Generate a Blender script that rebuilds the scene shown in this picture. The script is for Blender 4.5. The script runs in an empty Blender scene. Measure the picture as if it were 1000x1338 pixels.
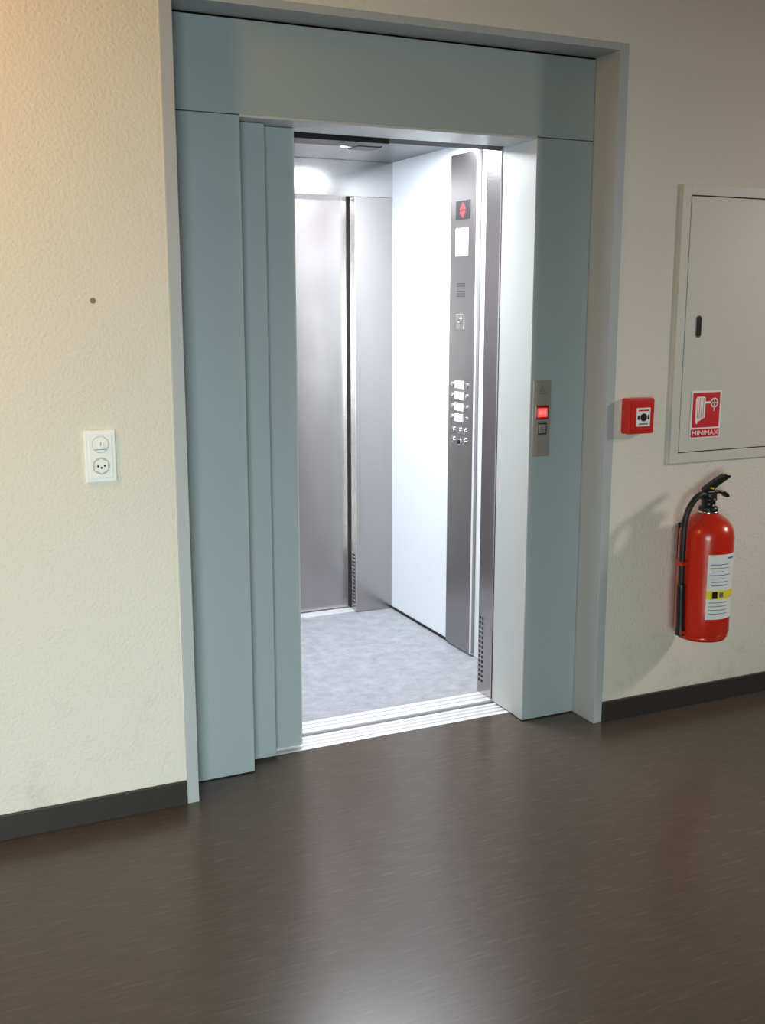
import bpy, bmesh, math, random
from mathutils import Vector, Matrix
random.seed(3)
scene=bpy.context.scene
col=scene.collection
scene.view_settings.view_transform='Standard'
scene.view_settings.look='None'

# ------------------------------------------------------------ materials
def newmat(name):
    m=bpy.data.materials.new(name); m.use_nodes=True
    nt=m.node_tree; b=nt.nodes['Principled BSDF']; return m,nt,b
def N(nt,t,**k):
    n=nt.nodes.new(t)
    for a,v in k.items(): setattr(n,a,v)
    return n
def coords(nt,scale=(1,1,1),rot=(0,0,0)):
    g=N(nt,'ShaderNodeNewGeometry'); mp=N(nt,'ShaderNodeMapping')
    mp.inputs['Scale'].default_value=scale; mp.inputs['Rotation'].default_value=rot
    nt.links.new(g.outputs['Position'],mp.inputs['Vector']); return mp.outputs[0]
def plain(name,c,rough=.5,metal=0.,var=.06,scale=30,bump=0,emis=None,es=0,spec=None):
    m,nt,b=newmat(name)
    v=coords(nt); n=N(nt,'ShaderNodeTexNoise'); n.inputs['Scale'].default_value=scale; n.inputs['Detail'].default_value=4
    nt.links.new(v,n.inputs['Vector'])
    r=N(nt,'ShaderNodeMix',data_type='RGBA'); r.inputs[6].default_value=(*[x*(1-var) for x in c],1); r.inputs[7].default_value=(*[min(1,x*(1+var)) for x in c],1)
    nt.links.new(n.outputs['Fac'],r.inputs[0]); nt.links.new(r.outputs[2],b.inputs['Base Color'])
    b.inputs['Roughness'].default_value=rough; b.inputs['Metallic'].default_value=metal
    if spec is not None: b.inputs['Specular IOR Level'].default_value=spec
    if bump:
        bp=N(nt,'ShaderNodeBump'); bp.inputs['Strength'].default_value=bump; bp.inputs['Distance'].default_value=.002
        nt.links.new(n.outputs['Fac'],bp.inputs['Height']); nt.links.new(bp.outputs[0],b.inputs['Normal'])
    if emis:
        b.inputs['Emission Color'].default_value=(*emis,1); b.inputs['Emission Strength'].default_value=es
    return m
def wallmat(name,c):
    m,nt,b=newmat(name)
    v=coords(nt)
    n=N(nt,'ShaderNodeTexNoise'); n.inputs['Scale'].default_value=95; n.inputs['Detail'].default_value=3; nt.links.new(v,n.inputs['Vector'])
    bp=N(nt,'ShaderNodeBump'); bp.inputs['Strength'].default_value=.8; bp.inputs['Distance'].default_value=.004
    nt.links.new(n.outputs['Fac'],bp.inputs['Height']); nt.links.new(bp.outputs[0],b.inputs['Normal'])
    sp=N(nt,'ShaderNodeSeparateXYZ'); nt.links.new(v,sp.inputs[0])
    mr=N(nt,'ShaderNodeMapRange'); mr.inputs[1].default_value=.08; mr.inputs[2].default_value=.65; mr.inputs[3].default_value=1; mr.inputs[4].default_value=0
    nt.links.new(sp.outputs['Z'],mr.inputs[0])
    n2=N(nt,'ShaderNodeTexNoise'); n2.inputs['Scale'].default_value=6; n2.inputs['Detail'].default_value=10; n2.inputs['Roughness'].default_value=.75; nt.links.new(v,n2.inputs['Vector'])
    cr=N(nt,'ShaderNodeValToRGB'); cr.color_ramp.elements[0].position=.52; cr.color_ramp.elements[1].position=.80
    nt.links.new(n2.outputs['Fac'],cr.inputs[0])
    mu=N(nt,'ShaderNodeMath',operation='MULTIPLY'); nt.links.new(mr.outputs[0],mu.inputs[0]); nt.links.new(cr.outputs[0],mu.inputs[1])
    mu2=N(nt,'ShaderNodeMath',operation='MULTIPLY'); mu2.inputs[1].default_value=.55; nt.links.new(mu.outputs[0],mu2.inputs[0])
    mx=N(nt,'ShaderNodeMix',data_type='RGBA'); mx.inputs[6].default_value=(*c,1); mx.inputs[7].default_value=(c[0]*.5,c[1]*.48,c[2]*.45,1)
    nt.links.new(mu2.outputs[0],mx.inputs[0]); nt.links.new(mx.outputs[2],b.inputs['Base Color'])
    b.inputs['Roughness'].default_value=.8
    return m
def floormat(name):
    m,nt,b=newmat(name)
    v=coords(nt,(10,110,1),(0,0,math.radians(-10)))
    n=N(nt,'ShaderNodeTexNoise'); n.inputs['Scale'].default_value=1; n.inputs['Detail'].default_value=6; n.inputs['Roughness'].default_value=.6; nt.links.new(v,n.inputs['Vector'])
    cr=N(nt,'ShaderNodeValToRGB'); e=cr.color_ramp.elements
    e[0].position=.28; e[0].color=(.074,.056,.045,1); e[1].position=.80; e[1].color=(.160,.126,.100,1)
    e2=cr.color_ramp.elements.new(.60); e2.color=(.094,.073,.059,1)
    nt.links.new(n.outputs['Fac'],cr.inputs[0]); nt.links.new(cr.outputs[0],b.inputs['Base Color'])
    b.inputs['Roughness'].default_value=.27
    b.inputs['Specular IOR Level'].default_value=.42
    return m
def steelmat(name,c=(.50,.47,.47),rough=.32,dirn=(90,90,.35),metal=1.):
    m,nt,b=newmat(name)
    v=coords(nt,dirn); n=N(nt,'ShaderNodeTexNoise'); n.inputs['Scale'].default_value=6; n.inputs['Detail'].default_value=1; nt.links.new(v,n.inputs['Vector'])
    r=N(nt,'ShaderNodeMix',data_type='RGBA'); r.inputs[6].default_value=(*[x*.94 for x in c],1); r.inputs[7].default_value=(*[min(1,x*1.06) for x in c],1)
    nt.links.new(n.outputs['Fac'],r.inputs[0]); nt.links.new(r.outputs[2],b.inputs['Base Color'])
    b.inputs['Roughness'].default_value=rough
    b.inputs['Metallic'].default_value=metal
    return m
def vinylmat(name):
    m,nt,b=newmat(name)
    v=coords(nt); n=N(nt,'ShaderNodeTexNoise'); n.inputs['Scale'].default_value=14; n.inputs['Detail'].default_value=10; n.inputs['Roughness'].default_value=.78; nt.links.new(v,n.inputs['Vector'])
    cr=N(nt,'ShaderNodeValToRGB'); e=cr.color_ramp.elements; e[0].position=.34; e[0].color=(.27,.275,.30,1); e[1].position=.66; e[1].color=(.44,.445,.47,1)
    nt.links.new(n.outputs['Fac'],cr.inputs[0]); nt.links.new(cr.outputs[0],b.inputs['Base Color']); b.inputs['Roughness'].default_value=.5
    return m

M_WALL=wallmat('wall_plaster',(.72,.68,.585))
M_FLOOR=floormat('linoleum_brown')
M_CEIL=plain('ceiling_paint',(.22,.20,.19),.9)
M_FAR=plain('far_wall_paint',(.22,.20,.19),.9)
M_PANEL=plain('blue_grey_powdercoat',(.33,.385,.40),.42,var=.05,scale=400,bump=.05)
M_CASE=plain('casing_powdercoat',(.43,.46,.47),.40,var=.05,scale=400,bump=.05)
M_JAMB=plain('jamb_powdercoat',(.47,.49,.485),.40,var=.04,scale=400,bump=.05)
M_STEEL=steelmat('brushed_steel',(.43,.395,.39),.24)
M_STEELP=steelmat('brushed_steel_plate',(.46,.42,.38),.45,metal=.6)
M_STEELD=steelmat('brushed_steel_control',(.33,.305,.305),.31)
M_STEELH=steelmat('brushed_steel_horizontal',(.50,.49,.49),.17,(.5,110,110))
M_STEELC=steelmat('ceiling_steel',(.24,.24,.25),.35,(1.2,60,60))  # steel darkened: the unlit look of the car ceiling is in its colour
M_WHITE=plain('white_laminate',(.78,.81,.84),.45,var=.02)
M_VINYL=vinylmat('grey_vinyl')
M_ALU=steelmat('aluminium_sill',(.88,.88,.89),.5,(1.5,80,80),.5)
M_DARK=plain('dark_gap',(.012,.012,.014),.8)
M_BASE=plain('baseboard_dark',(.030,.026,.024),.45)
M_BLACK=plain('black_plastic',(.012,.012,.014),.35)
M_RUBBER=plain('black_rubber',(.014,.014,.016),.5)
M_RED=plain('red_enamel',(.62,.028,.012),.25,var=.04)
M_REDP=plain('red_plastic',(.60,.018,.012),.35,var=.03)
M_SIGNR=plain('sign_red',(.62,.02,.025),.4,var=.02)
M_SIGNW=plain('sign_white',(.85,.85,.85),.4,var=.02)
M_PLW=plain('white_plastic',(.86,.88,.86),.3,var=.02)
M_PLG=plain('white_plastic_shade',(.50,.51,.48),.35,var=.02)
M_CAB=plain('cabinet_paint',(.62,.60,.55),.5,var=.03)
M_YEL=plain('yellow_print',(.85,.72,.03),.5)
M_BLUE=plain('blue_print',(.05,.10,.35),.5)
M_GREYT=plain('grey_print',(.18,.18,.2),.5)
M_MARK=plain('plaster_mark',(.22,.20,.15),.8)
M_CHROME=plain('chrome',(.7,.7,.7),.2,1.)
M_LEDR=plain('red_led',(.6,.01,.01),.4,emis=(1,.03,.03),es=4)
M_LEDW=plain('lit_button',(.8,.8,.8),.4,emis=(.9,.95,1),es=1.2)
M_LAMP=plain('lamp_diffuser',(.9,.9,.9),.4,emis=(.90,.95,1),es=14)
M_LAMPB=plain('added_panel_glow',(.9,.9,.9),.4,emis=(.90,.95,1),es=16)
M_HLAMP=plain('hall_lamp_diffuser',(.9,.9,.85),.4,emis=(1,.8,.5),es=2.)

# ------------------------------------------------------------ helpers
def empty(name,loc=(0,0,0)):
    e=bpy.data.objects.new(name,None); e.location=loc; col.objects.link(e); e.empty_display_size=.1; return e
def finish(name,bm,mat,parent=None,smooth=False,bevel=0):
    me=bpy.data.meshes.new(name); bmesh.ops.recalc_face_normals(bm,faces=bm.faces); bm.to_mesh(me); bm.free()
    mats=mat if isinstance(mat,(list,tuple)) else [mat]
    for x in mats: me.materials.append(x)
    o=bpy.data.objects.new(name,me); col.objects.link(o)
    if smooth:
        for p in me.polygons: p.use_smooth=True
    if bevel:
        b=o.modifiers.new('bevel','BEVEL'); b.width=bevel; b.segments=2; b.limit_method='ANGLE'; b.harden_normals=False
    if parent:
        o.parent=parent; o.matrix_parent_inverse=Matrix.Translation(-Vector(parent.location))
    return o
def addbox(bm,x0,x1,y0,y1,z0,z1,mi=0):
    vs=[bm.verts.new((x,y,z)) for x in(x0,x1) for y in(y0,y1) for z in(z0,z1)]
    for f in((0,1,3,2),(4,6,7,5),(0,4,5,1),(2,3,7,6),(0,2,6,4),(1,5,7,3)):
        fc=bm.faces.new([vs[i] for i in f]); fc.material_index=mi
def box(name,x0,x1,y0,y1,z0,z1,mat,parent=None,bevel=0):
    bm=bmesh.new(); addbox(bm,x0,x1,y0,y1,z0,z1); return finish(name,bm,mat,parent,bevel=bevel)
def boxes(name,lst,mat,parent=None,bevel=0):
    bm=bmesh.new()
    for l in lst: addbox(bm,*l)
    return finish(name,bm,mat,parent,bevel=bevel)
def cyl(name,c,r,d,axis,mat,parent=None,seg=32,r2=None,bevel=0,sx=1):
    bm=bmesh.new(); bmesh.ops.create_cone(bm,cap_ends=True,segments=seg,radius1=r,radius2=r if r2 is None else r2,depth=d)
    R={'z':Matrix(),'y':Matrix.Rotation(math.pi/2,4,'X'),'x':Matrix.Rotation(math.pi/2,4,'Y')}[axis]
    bmesh.ops.transform(bm,matrix=Matrix.Translation(c)@Matrix.Diagonal((sx,1,1,1))@R,verts=bm.verts)
    return finish(name,bm,mat,parent,bevel=bevel)
def lathe(name,prof,c,mat,parent=None,seg=48):
    bm=bmesh.new(); rings=[]
    for r,z in prof:
        if r<1e-5: rings.append([bm.verts.new((c[0],c[1],z))])
        else: rings.append([bm.verts.new((c[0]+r*math.cos(2*math.pi*i/seg),c[1]+r*math.sin(2*math.pi*i/seg),z)) for i in range(seg)])
    for a,b in zip(rings,rings[1:]):
        for i in range(seg):
            j=(i+1)%seg
            if len(a)==1 and len(b)==1: continue
            if len(a)==1: bm.faces.new((a[0],b[i],b[j]))
            elif len(b)==1: bm.faces.new((a[i],a[j],b[0]))
            else: bm.faces.new((a[i],a[j],b[j],b[i]))
    return finish(name,bm,mat,parent,smooth=True)
def tube(name,pts,r,mat,parent=None,seg=12,sub=8,radii=None):
    P=[Vector(p) for p in pts]; Q=[];Rr=[]
    for i in range(len(P)-1):
        p0=P[max(i-1,0)];p1=P[i];p2=P[i+1];p3=P[min(i+2,len(P)-1)]
        for k in range(sub):
            t=k/sub
            Q.append(.5*((2*p1)+(p2-p0)*t+(2*p0-5*p1+4*p2-p3)*t*t+(3*p1-p0-3*p2+p3)*t**3))
            Rr.append(r if not radii else radii[i]*(1-t)+radii[i+1]*t)
    Q.append(P[-1]);Rr.append(r if not radii else radii[-1])
    bm=bmesh.new(); rings=[]; ref=Vector((0.13,.9,.2)).normalized()
    for i,p in enumerate(Q):
        t=(Q[min(i+1,len(Q)-1)]-Q[max(i-1,0)]).normalized()
        a=t.cross(ref); a.normalize(); b=t.cross(a)
        rings.append([bm.verts.new(p+Rr[i]*(a*math.cos(2*math.pi*k/seg)+b*math.sin(2*math.pi*k/seg))) for k in range(seg)])
    for a,b in zip(rings,rings[1:]):
        for i in range(seg): bm.faces.new((a[i],a[(i+1)%seg],b[(i+1)%seg],b[i]))
    bm.faces.new(rings[0]); bm.faces.new(rings[-1])
    return finish(name,bm,mat,parent,smooth=True)
def poly(name,pts,thick,to3,mat,parent=None,bevel=0):
    bm=bmesh.new(); a=[bm.verts.new(to3(u,v,0)) for u,v in pts]; b=[bm.verts.new(to3(u,v,thick)) for u,v in pts]
    bm.faces.new(a); bm.faces.new(b[::-1])
    for i in range(len(a)):
        j=(i+1)%len(a); bm.faces.new((a[i],a[j],b[j],b[i]))
    return finish(name,bm,mat,parent,bevel=bevel)
def text(name,s,size,loc,rot,mat,parent,depth=.0004,sx=1):
    cu=bpy.data.curves.new(name,'FONT'); cu.body=s; cu.size=size; cu.extrude=depth; cu.align_x='CENTER'; cu.align_y='CENTER'
    t=bpy.data.objects.new('tmp',cu); col.objects.link(t); bpy.context.view_layer.update()
    me=bpy.data.meshes.new_from_object(t.evaluated_get(bpy.context.evaluated_depsgraph_get()))
    bpy.data.objects.remove(t)
    me.transform(Matrix.Translation(loc)@rot@Matrix.Diagonal((sx,1,1,1))); me.materials.clear(); me.materials.append(mat)
    o=bpy.data.objects.new(name,me); col.objects.link(o)
    o.parent=parent; o.matrix_parent_inverse=Matrix.Translation(-Vector(parent.location)); return o
FRONT=Matrix.Rotation(math.pi/2,4,'X')              # text faces -Y
LEFTF=Matrix.Rotation(-math.pi/2,4,'Z')@FRONT       # text faces -X

# ------------------------------------------------------------ room shell
XL,XR,YB,ZC=-3.6,4.4,-6.2,2.95
WALLT=.126
boxes('wall_front',[(XL,0,0,WALLT,0,ZC),(1.588,XR,0,WALLT,0,ZC),(0,1.588,0,WALLT,2.40,ZC)],M_WALL)
box('wall_left',XL-.1,XL,YB,WALLT,0,ZC,M_FAR)
box('wall_right',XR,XR+.1,YB,WALLT,0,ZC,M_FAR)
box('wall_back',XL,XR,YB-.1,YB,0,ZC,M_FAR)
boxes('floor',[(XL-.1,XR+.1,YB-.1,0,-.06,0),(0,1.588,0,.225,-.06,0)],M_FLOOR)
box('ceiling',XL-.1,XR+.1,YB-.1,WALLT,ZC,ZC+.1,M_CEIL)
boxes('baseboard_left',[(XL,-.001,-.012,0,0,.0785)],M_BASE,bevel=.002)
boxes('baseboard_right',[(1.589,XR,-.012,0,0,.0785)],M_BASE,bevel=.002)

# ------------------------------------------------------------ elevator
el=empty('elevator',(.79,0,0))
bm=bmesh.new()
for l in [(0,.037,-.006,.132,0,2.40),(1.551,1.588,-.006,.132,0,2.40),(.037,1.551,-.006,.132,2.376,2.40)]: addbox(bm,*l)
finish('casing',bm,M_CASE,el,bevel=.0015)
box('header_panel',.040,1.549,.126,.150,2.104,2.370,M_PANEL,el,bevel=.0015)
boxes('seam_backing',[(.037,1.551,.150,.156,2.105,2.376),(.037,.262,.150,.156,0,2.10),(1.325,1.551,.150,.156,0,2.10)],M_DARK,el)
box('fixed_panel_left',.040,.265,.126,.150,.004,2.1015,M_PANEL,el,bevel=.0015)
box('fixed_panel_left_return',.245,.265,.150,.196,.004,2.096,M_PANEL,el)
box('fixed_panel_right',1.321,1.549,.126,.150,.004,2.1015,M_PANEL,el,bevel=.0015)
box('jamb_lip',1.319,1.345,.1275,.178,.004,2.0985,M_JAMB,el,bevel=.001)
box('jamb_reveal',1.323,1.345,.179,.352,.004,2.0985,M_JAMB,el)
box('lintel_soffit',.266,1.3205,.1265,.325,2.096,2.104,M_JAMB,el,bevel=.001)  # lighter jamb coat here puts the glow from the car into the colour
boxes('landing_head',[(-.05,1.7,.325,.345,2.11,2.6),(.0,1.6,.156,.345,2.106,2.13)],M_DARK,el)
boxes('landing_shaft_side',[(-.05,.24,.30,.345,0,2.6),(1.345,1.7,.30,.345,0,2.6)],M_DARK,el)
def sill(name,x0,x1,y0,y1,n):
    L=[(x0,x1,y0,y1,-.03,-.008)]
    w=(y1-y0)/n
    for i in range(n): L.append((x0,x1,y0+i*w+(.0060 if i else 0),y0+(i+1)*w-.0060,-.008,0.001))
    return boxes(name,L,M_ALU,el)
sill('landing_sill',.255,1.323,.225,.338,4)
sill('car_sill',.13,1.36,.366,.470,3)
boxes('sill_gap',[(0,1.6,.338,.366,-.3,-.05)],M_DARK,el)
box('door_leaf_slow',.05,.368,.200,.232,.012,2.094,M_PANEL,el,bevel=.002)
box('door_leaf_fast',.10,.478,.246,.278,.012,2.094,M_PANEL,el,bevel=.002)
boxes('door_leaf_edge',[(.478,.484,.25,.274,.012,2.094)],M_JAMB,el)
# car shell
CX0,CX1,CY0,CY1,CZ=.12,1.533,.478,1.712,2.206
box('car_floor',CX0,CX1,.470,1.80,-.04,-.001,M_VINYL,el)
box('car_wall_right',CX1,CX1+.03,CY0,1.80,0,2.3,M_WHITE,el)
box('car_wall_left',CX0-.03,CX0,CY0,1.80,0,2.3,M_WHITE,el)
box('car_ceiling',CX0-.03,CX1+.03,.36,1.9,CZ,CZ+.03,M_STEELC,el)
box('car_front_return',1.328,CX1+.03,.372,.478,.0,2.206,M_STEEL,el,bevel=.002)
box('car_front_return_left',CX0-.03,.26,.372,.478,.0,2.206,M_STEEL,el)
box('car_front_header',.26,1.328,.350,.478,2.104,2.206,M_DARK,el)
box('door_track_cover',.26,.870,.352,.470,2.082,2.1035,M_BLACK,el,bevel=.002)
box('door_sensor_housing',.785,.880,.430,.520,2.079,2.104,M_BLACK,el,bevel=.004)
bm=bmesh.new()
for k in range(14):
    z=.05+k*.02
    for yy in (.438,.458): addbox(bm,1.3272,1.3285,yy,yy+.011,z,z+.011)
finish('return_vent_holes',bm,M_DARK,el)
box('rear_header',CX0,CX1,CY1,1.80,2.043,CZ,M_STEELH,el,bevel=.002)
box('rear_return_panel',1.333,CX1,CY1,1.80,.0,2.043,M_STEEL,el,bevel=.002)
box('rear_return_panel_left',CX0,.42,CY1,1.80,.0,2.043,M_STEEL,el,bevel=.002)
box('rear_door_leaf',.86,1.36,1.795,1.825,.012,2.06,M_STEEL,el)
box('rear_door_leaf_fast',.40,.87,1.812,1.845,.012,2.06,M_STEEL,el)
box('rear_door_edge_shadow',1.3285,1.3345,1.780,1.796,.012,2.043,M_DARK,el)
box('rear_sill',.40,1.34,1.74,1.86,-.03,.006,M_ALU,el)
bm=bmesh.new()
for k in range(14):
    z=.045+k*.019
    for yy in (1.727,1.745): addbox(bm,1.3322,1.3335,yy,yy+.011,z,z+.010)
finish('rear_vent_holes',bm,M_DARK,el)
box('car_skirting_joint',CX1-.004,CX1,1.10,1.712,0,.012,M_DARK,el)
# oval light panel, unseen, added to reflect in the rear header; small downlights
LC=(.98,.94); LRX,LRY=.50,.15
bm=bmesh.new(); bmesh.ops.create_cone(bm,cap_ends=True,segments=64,radius1=1,radius2=1,depth=1)
bmesh.ops.transform(bm,matrix=Matrix.Translation((LC[0],LC[1],CZ-.005))@Matrix.Diagonal((LRX,LRY,.008,1)),verts=bm.verts)
finish('added_light_panel',bm,M_LAMPB,el)
bm=bmesh.new(); bmesh.ops.create_cone(bm,cap_ends=True,segments=64,radius1=1,radius2=1,depth=1)
bmesh.ops.transform(bm,matrix=Matrix.Translation((LC[0],LC[1],CZ-.002))@Matrix.Diagonal((LRX+.015,LRY+.015,.006,1)),verts=bm.verts)
finish('added_light_rim',bm,M_CHROME,el)
LP=[(.55,.66,19),(1.10,.66,19),(1.095,1.256,9),(.50,1.256,9)]  # front pair is unseen, added to spill light onto sill and floor
for i,(x,y,p) in enumerate(LP):
    cyl('car_downlight_ring_%d'%i,(x,y,CZ-.003),.030,.006,'z',M_CHROME,el)
    cyl('car_downlight_%d'%i,(x,y,CZ-.007),.023,.004,'z',M_LAMP,el)

# control panel on the car wall
cop=empty('elevator_control_panel',(1.52,.98,1.1))
XC=1.515
box('faceplate',XC,1.533,.862,1.098,.012,2.165,M_STEELD,cop,bevel=.003)
def onc(name,y0,y1,z0,z1,mat,t=.002,bev=0): return box(name,XC-t,XC+.001,y0,y1,z0,z1,mat,cop,bevel=bev)
onc('display_window',.925,1.045,1.895,1.972,M_BLACK,.002)
poly('arrow_up',[(.960,1.936),(1.008,1.936),(.984,1.964)],.001,lambda u,v,w:(XC-.0022-w,u,v),M_LEDR,cop)
poly('arrow_down',[(.960,1.928),(1.008,1.928),(.984,1.902)],.001,lambda u,v,w:(XC-.0022-w,u,v),M_LEDR,cop)
onc('notice_label',.938,1.045,1.745,1.860,M_SIGNW,.001)
for k in range(7):
    onc('notice_line_%d'%k,.950+(k%3)*.006,1.035,1.842-k*.013,1.847-k*.013,M_GREYT,.0014)
boxes('speaker_grille',[(XC-.0012,XC,.962+i*.012,.966+i*.012,1.575+j*.0105,1.579+j*.0105) for i in range(6) for j in range(6)],M_DARK,cop)
onc('key_switch_plate',.962,1.035,1.437,1.502,M_STEEL,.003,.001)
cyl('key_switch',(XC-.004,.998,1.476),.013,.006,'x',M_CHROME,cop)
cyl('key_slot',(XC-.0075,.998,1.476),.004,.002,'x',M_DARK,cop)
text('key_label','X',.02,(XC-.0033,.998,1.449),LEFTF,M_GREYT,cop)
for i,z in enumerate((1.200,1.152,1.104,1.056)):
    onc('button_surround_%d'%i,.962,1.032,z-.020,z+.020,M_CHROME,.004,.001)
    onc('floor_button_%d'%i,.968,1.026,z-.016,z+.016,M_LEDW if i!=0 else M_SIGNW,.007,.001)
    cyl('braille_button_%d'%i,(XC-.002,.932,z),.010,.005,'x',M_CHROME,cop)
    cyl('floor_marker_%d'%i,(XC-.002,1.058,z),.010,.004,'x',M_CHROME,cop)
for i,(y,z) in enumerate([(1.045,1.0),(.99,1.0),(.945,1.0),(1.045,.955),(.99,.95),(.945,.958)]):
    cyl('service_button_ring_%d'%i,(XC-.002,y,z),.016,.005,'x',M_CHROME,cop)
    cyl('service_button_%d'%i,(XC-.0045,y,z),.010,.004,'x',M_STEEL if i!=4 else M_DARK,cop)
box('edge_trim',XC-.004,XC+.002,.862,.868,.012,2.165,M_ALU,cop)

# ------------------------------------------------------------ call panel
cp=empty('elevator_call_panel',(1.364,.126,1.14))
box('plate',1.327,1.402,.120,.127,1.007,1.280,M_STEELP,cp,bevel=.0015)
poly('arrow_symbol',[(1.352,1.240),(1.376,1.240),(1.364,1.262)],.001,lambda u,v,w:(u,.1198-w,v),M_GREYT,cp)
box('arrow_base',1.348,1.380,.1188,.1205,1.230,1.236,M_GREYT,cp)
box('display_bezel',1.338,1.392,.1170,.1205,1.140,1.190,M_CHROME,cp,bevel=.001)
box('display',1.342,1.388,.1155,.1175,1.144,1.186,M_REDP,cp)
box('display_led_frame',1.346,1.384,.1150,.1158,1.150,1.180,M_LEDR,cp)
text('display_text','0000',.016,(1.365,.1148,1.165),FRONT,M_SIGNW,cp)
box('button_bezel',1.346,1.386,.1170,.1205,1.086,1.128,M_STEELD,cp,bevel=.001)
box('button',1.351,1.381,.1150,.1175,1.091,1.123,M_STEELP,cp,bevel=.001)
poly('button_arrow',[(1.358,1.100),(1.374,1.100),(1.366,1.115)],.001,lambda u,v,w:(u,.1150-w,v),M_GREYT,cp)

# ------------------------------------------------------------ power outlet with rotary switch above
so=empty('power_outlet',(-.216,0,1.12))
box('cover_plate',-.261,-.172,-.010,0,1.043,1.195,M_PLW,so,bevel=.004)
box('insert_rim',-.250,-.183,-.0125,-.009,1.056,1.183,M_PLW,so,bevel=.002)
cyl('switch_well',(-.2165,-.0130,1.153),.0245,.002,'y',M_PLG,so)
cyl('switch_disc',(-.2165,-.0145,1.153),.0225,.004,'y',M_PLW,so,bevel=.001)
cyl('switch_knob',(-.2165,-.0180,1.153),.0085,.006,'y',M_PLW,so,bevel=.001)
box('switch_pointer',-.2175,-.2155,-.0212,-.0205,1.150,1.160,M_GREYT,so)
box('switch_mark',-.232,-.201,-.0167,-.0160,1.1375,1.1395,M_GREYT,so)
cyl('socket_well',(-.2165,-.0130,1.091),.0245,.002,'y',M_PLG,so)
cyl('socket_face',(-.2165,-.0140,1.091),.0215,.003,'y',M_PLW,so,seg=6)
for i,(dx,dz) in enumerate(((-.0095,0),(.0095,0),(0,-.005))): cyl('pin_hole_%d'%i,(-.2165+dx,-.0157,1.091+dz),.0030,.001,'y',M_DARK,so)
cyl('wall_mark',(-.215,-.0008,1.556),.008,.0016,'y',M_MARK,None,seg=14)

# ------------------------------------------------------------ fire alarm call point
fa=empty('fire_alarm_button',(1.677,0,1.15))
box('housing',1.621,1.735,-.046,0,1.090,1.216,M_REDP,fa,bevel=.006)
box('front_rim',1.632,1.724,-.049,-.044,1.102,1.205,M_REDP,fa,bevel=.002)
box('glass_panel',1.652,1.712,-.0515,-.047,1.118,1.184,M_SIGNW,fa,bevel=.001)
cyl('push_disc',(1.682,-.0525,1.150),.014,.003,'y',M_BLACK,fa)
box('pictogram_left',1.656,1.664,-.0522,-.051,1.142,1.158,M_BLACK,fa)
box('pictogram_right',1.700,1.708,-.0522,-.051,1.142,1.158,M_BLACK,fa)
box('label_line',1.660,1.704,-.0520,-.051,1.172,1.177,M_SIGNR,fa)
box('label_line_low',1.662,1.702,-.0520,-.051,1.124,1.129,M_GREYT,fa)

# ------------------------------------------------------------ hose cabinet
hc=empty('fire_hose_cabinet',(2.3,0,1.46))
x0,x1,z0,z1=1.842,2.76,.967,1.962; w=.037
boxes('frame',[(x0,x0+w,-.012,0,z0,z1),(x1-w,x1,-.012,0,z0,z1),(x0+w,x1-w,-.012,0,z0,z0+w),(x0+w,x1-w,-.012,0,z1-w,z1)],M_CAB,hc,bevel=.001)
box('door_gap',x0+w,x1-w,-.004,0,z0+w,z1-w,M_DARK,hc)
box('door',x0+w+.004,x1-w-.004,-.012,-.003,z0+w+.004,z1-w-.004,M_CAB,hc,bevel=.001)
def oval(cx,cz,rx,rz,n=24):
    pts=[]
    for i in range(n):
        a=2*math.pi*i/n; pts.append((cx+rx*math.cos(a),cz+(rz-rx)*(1 if math.sin(a)>=0 else -1)+rx*math.sin(a)))
    return pts
poly('handle_rim',oval(1.943,1.466,.014,.040),.002,lambda u,v,w:(u,-.012-w,v),M_CHROME,hc)
poly('handle_recess',oval(1.943,1.466,.010,.036),.001,lambda u,v,w:(u,-.0141-w,v),M_DARK,hc)

sg=empty('fire_hose_sign',(2.01,-.013,1.14))
sx0,sx1,sz0,sz1=1.928,2.070,1.056,1.232
box('sign_plate',sx0,sx1,-.0145,-.0125,sz0,sz1,M_SIGNW,sg)
box('red_field',sx0+.007,sx1-.007,-.0152,-.0140,sz0+.040,sz1-.007,M_SIGNR,sg)
box('name_strip',sx0+.004,sx1-.004,-.0152,-.0140,sz0+.004,sz0+.034,M_SIGNR,sg)
text('name_text','MINIMAX',.026,((sx0+sx1)/2,-.0154,sz0+.0185),FRONT,M_SIGNW,sg,sx=1.15)
poly('hose_bundle',[(sx0+.022,1.115),(sx0+.030,1.108),(sx0+.034,1.118),(sx0+.060,1.130),(sx0+.066,1.135),(sx0+.066,1.205),(sx0+.060,1.210),(sx0+.026,1.210),(sx0+.020,1.200)],.0006,lambda u,v,w:(u,-.0152-w,v),M_SIGNW,sg)
for i in range(4): box('hose_fold_%d'%i,sx0+.029+i*.009,sx0+.031+i*.009,-.0162,-.0155,1.13,1.205,M_SIGNR,sg)
box('valve_pipe',sx0+.066,sx0+.096,-.0158,-.0150,1.184,1.192,M_SIGNW,sg)
bm=bmesh.new()
n=28; cx,cz=sx0+.108,1.186
ra=[bm.verts.new((cx+.018*math.cos(2*math.pi*i/n),-.0158,cz+.018*math.sin(2*math.pi*i/n))) for i in range(n)]
rb=[bm.verts.new((cx+.013*math.cos(2*math.pi*i/n),-.0158,cz+.013*math.sin(2*math.pi*i/n))) for i in range(n)]
for i in range(n): bm.faces.new((ra[i],ra[(i+1)%n],rb[(i+1)%n],rb[i]))
addbox(bm,cx-.002,cx+.002,-.0158,-.015,cz-.03,cz+.014); addbox(bm,cx-.014,cx+.014,-.0158,-.015,cz-.002,cz+.002)
finish('valve_wheel',bm,M_SIGNW,sg)

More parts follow.
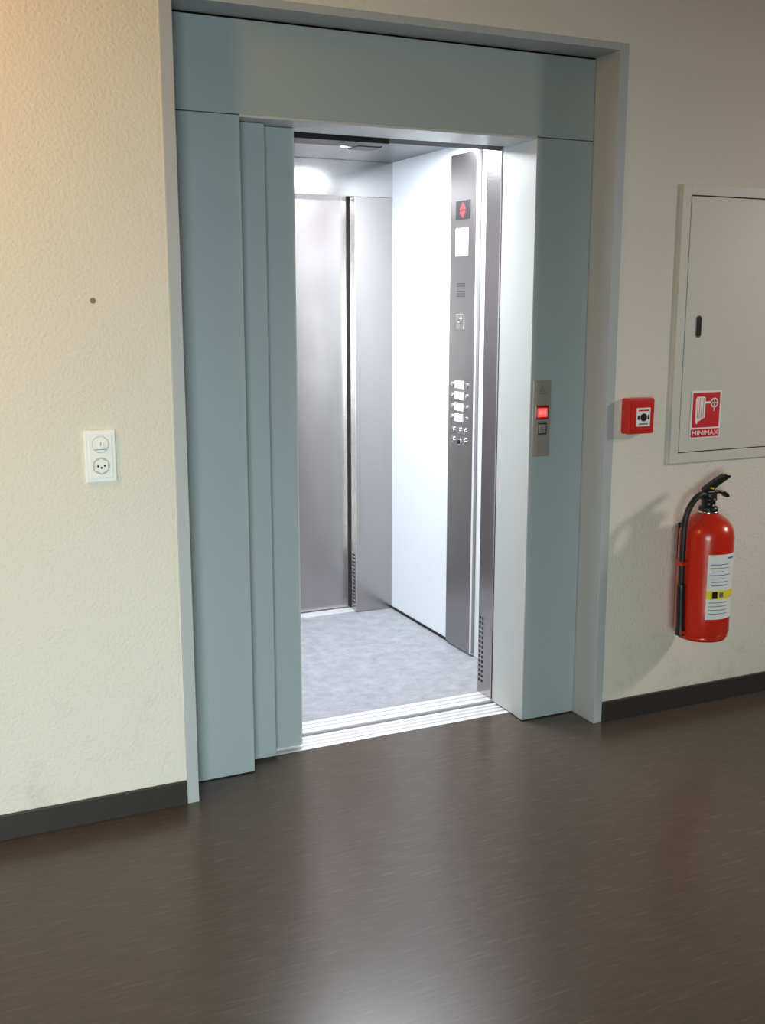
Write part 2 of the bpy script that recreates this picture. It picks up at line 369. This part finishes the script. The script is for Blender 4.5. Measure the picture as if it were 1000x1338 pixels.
# ------------------------------------------------------------ fire extinguisher
EX,EY=1.938,-.124
fe=empty('fire_extinguisher',(EX,EY,.32))
R=.099
prof=[(0,.343),(.055,.341),(.075,.338),(.080,.332),(.086,.332),(R-.006,.343),(R,.358),(R,.44),(R,.56),(R,.710),(R-.003,.732),(R-.012,.755),(R-.030,.775),(R-.052,.790),(.034,.798),(.026,.802),(0,.802)]
lathe('cylinder_body',prof,(EX,EY),M_RED,fe,64)
lathe('base_ring',[(.075,.328),(R-.010,.328),(R-.004,.340),(R-.012,.350)],(EX,EY),M_RED,fe)
lathe('neck_ring',[(0,.800),(.030,.800),(.035,.804),(.035,.818),(.030,.822),(.025,.824),(.025,.842),(.030,.845),(.030,.852),(0,.852)],(EX,EY),M_BLACK,fe,32)
lathe('neck_collar',[(.026,.797),(.038,.798),(.038,.804),(.026,.806)],(EX,EY),M_CHROME,fe,32)
box('valve_block',EX-.022,EX+.020,EY-.018,EY+.018,.848,.880,M_BLACK,fe,bevel=.004)
fy=lambda u,v,w:(EX+u,EY-.013+w,v)
poly('squeeze_lever',[(-.020,.876),(-.030,.882),(-.026,.890),(.000,.905),(.040,.926),(.066,.936),(.084,.934),(.090,.924),(.072,.915),(.045,.901),(.020,.888),(.012,.876)],.026,fy,M_BLACK,fe,bevel=.003)
poly('carry_handle',[(.010,.866),(.014,.876),(.040,.878),(.066,.874),(.084,.862),(.090,.850),(.078,.848),(.062,.860),(.040,.866)],.026,fy,M_BLACK,fe,bevel=.003)
cyl('pressure_gauge',(EX,EY-.022,.862),.014,.010,'y',M_CHROME,fe)
cyl('safety_pin',(EX-.004,EY,.890),.0035,.05,'y',M_YEL,fe)
HX=EX-.112; HY=EY-.012
tube('hose',[(EX-.018,EY-.004,.862),(EX-.045,EY-.008,.868),(EX-.082,EY-.012,.846),(HX+.003,HY,.800),(HX-.006,HY,.740),(HX-.006,HY,.640),(HX-.005,HY,.520)],.011,M_RUBBER,fe,14)
tube('discharge_nozzle',[(HX-.005,HY,.545),(HX-.004,HY,.530),(HX-.002,HY,.46),(HX+.001,HY,.39),(HX+.003,HY,.350)],.013,M_BLACK,fe,14,radii=[.012,.016,.015,.015,.019])
boxes('hose_clip',[(HX-.020,HX+.022,HY-.014,HY+.014,.612,.628)],M_RED,fe,bevel=.003)
boxes('nozzle_holder',[(HX-.008,HX+.03,HY-.02,HY+.02,.355,.367)],M_RED,fe,bevel=.003)
box('wall_bracket',EX-.03,EX+.03,EY+.09,-.001,.60,.74,M_BLACK,fe,bevel=.003)
def wrap(name,a0,a1,z0,z1,r,mat,nseg=20):
    bm=bmesh.new(); A=[];B=[]
    for i in range(nseg+1):
        a=math.radians(a0+(a1-a0)*i/nseg)
        A.append(bm.verts.new((EX+r*math.sin(a),EY-r*math.cos(a),z0))); B.append(bm.verts.new((EX+r*math.sin(a),EY-r*math.cos(a),z1)))
    for i in range(nseg): bm.faces.new((A[i],A[i+1],B[i+1],B[i]))
    return finish(name,bm,mat,fe,smooth=True)
wrap('label',-36,44,.418,.660,R+.0008,M_SIGNW)
wrap('label_yellow_band',-36,44,.494,.526,R+.0013,M_YEL)
wrap('label_title',10,30,.642,.648,R+.0013,M_BLUE)
for k in range(7):
    a=-32+random.random()*6; wrap('label_text_%d'%k,a,a+26+random.random()*30,.622-k*.013,.6245-k*.013,R+.0013,M_GREYT if k%3 else M_BLUE)
wrap('label_symbol_a',-24,-12,.497,.523,R+.0017,M_BLACK); wrap('label_symbol_b',-8,2,.500,.520,R+.0017,M_GREYT)
for k in range(4): wrap('label_small_%d'%k,-30,15,.480-k*.014,.4825-k*.014,R+.0013,M_GREYT)

# ------------------------------------------------------------ hall lamps
e=empty('ceiling_lamp',(-1.5,-.9,ZC))
boxes('lamp_rods',[(-1.505,-1.495,-1.155,-1.145,2.60,ZC),(-1.505,-1.495,-.655,-.645,2.60,ZC)],M_BLACK,e)
box('lamp_housing',-1.63,-1.37,-1.32,-.48,2.56,2.61,M_PLG,e,bevel=.004)
box('lamp_diffuser',-1.61,-1.39,-1.30,-.50,2.552,2.561,M_HLAMP,e)
e=empty('wall_lamp',(XR,-1.5,2.0))
box('lamp_backplate',XR-.03,XR,-1.75,-1.25,1.78,2.22,M_PLG,e,bevel=.004)
box('lamp_diffuser',XR-.07,XR-.03,-1.73,-1.27,1.80,2.20,M_HLAMP,e,bevel=.008)

def area(name,loc,target,size,sizey,power,color,spread=180):
    l=bpy.data.lights.new(name,'AREA'); l.shape='RECTANGLE'; l.size=size; l.size_y=sizey; l.energy=power; l.color=color; l.spread=math.radians(spread)
    o=bpy.data.objects.new(name,l); col.objects.link(o); o.location=loc
    o.rotation_euler=(Vector(target)-Vector(loc)).to_track_quat('-Z','Y').to_euler(); return o
area('light_hall_warm',(-1.5,-.85,2.54),(-1.0,0,1.9),.20,.7,26,(1,.50,.10))
area('light_wall_lamp',(XR-.08,-1.5,2.0),(2.2,0,.6),.46,.36,27,(1,.90,.84),120)
area('light_fill_cool',(-2.1,-5.6,1.2),(-.3,0,.15),2.0,1.2,38,(.84,1.0,1.0),62)  # cool fill added low behind the camera; the room has no window
# elevator car lighting
for i,(x,y,p) in enumerate(LP):
    l=bpy.data.lights.new('light_car_spot_%d'%i,'SPOT'); l.energy=p; l.color=(.88,.94,1); l.spot_size=math.radians(160); l.spot_blend=.6; l.shadow_soft_size=.025
    o=bpy.data.objects.new('light_car_spot_%d'%i,l); col.objects.link(o); o.location=(x,y,CZ-.02)
l=bpy.data.lights.new('light_added_panel','AREA'); l.shape='ELLIPSE'; l.size=2*LRX; l.size_y=2*LRY; l.energy=25; l.color=(.88,.94,1)
o=bpy.data.objects.new('light_added_panel',l); col.objects.link(o); o.location=(LC[0],LC[1],CZ-.012)

w=bpy.data.worlds.new('world'); scene.world=w; w.use_nodes=True
w.node_tree.nodes['Background'].inputs[0].default_value=(.05,.055,.07,1)

# ------------------------------------------------------------ camera
cam=bpy.data.cameras.new('camera'); co=bpy.data.objects.new('camera',cam); col.objects.link(co); scene.camera=co
cam.sensor_fit='VERTICAL'; cam.sensor_height=24; cam.lens=24*1400/1338; cam.clip_start=.02
ya,pi,ro=-0.4370,-0.1934,0.0004
fw=Vector((-math.sin(ya)*math.cos(pi),math.cos(ya)*math.cos(pi),math.sin(pi)))
rt=Vector((math.cos(ya),math.sin(ya),0)); up=rt.cross(fw)
r2=rt*math.cos(ro)+up*math.sin(ro); u2=-rt*math.sin(ro)+up*math.cos(ro)
m=Matrix((r2,u2,-fw)).transposed().to_4x4(); m.translation=(-0.7725,-3.1087,1.5523)
co.matrix_world=m
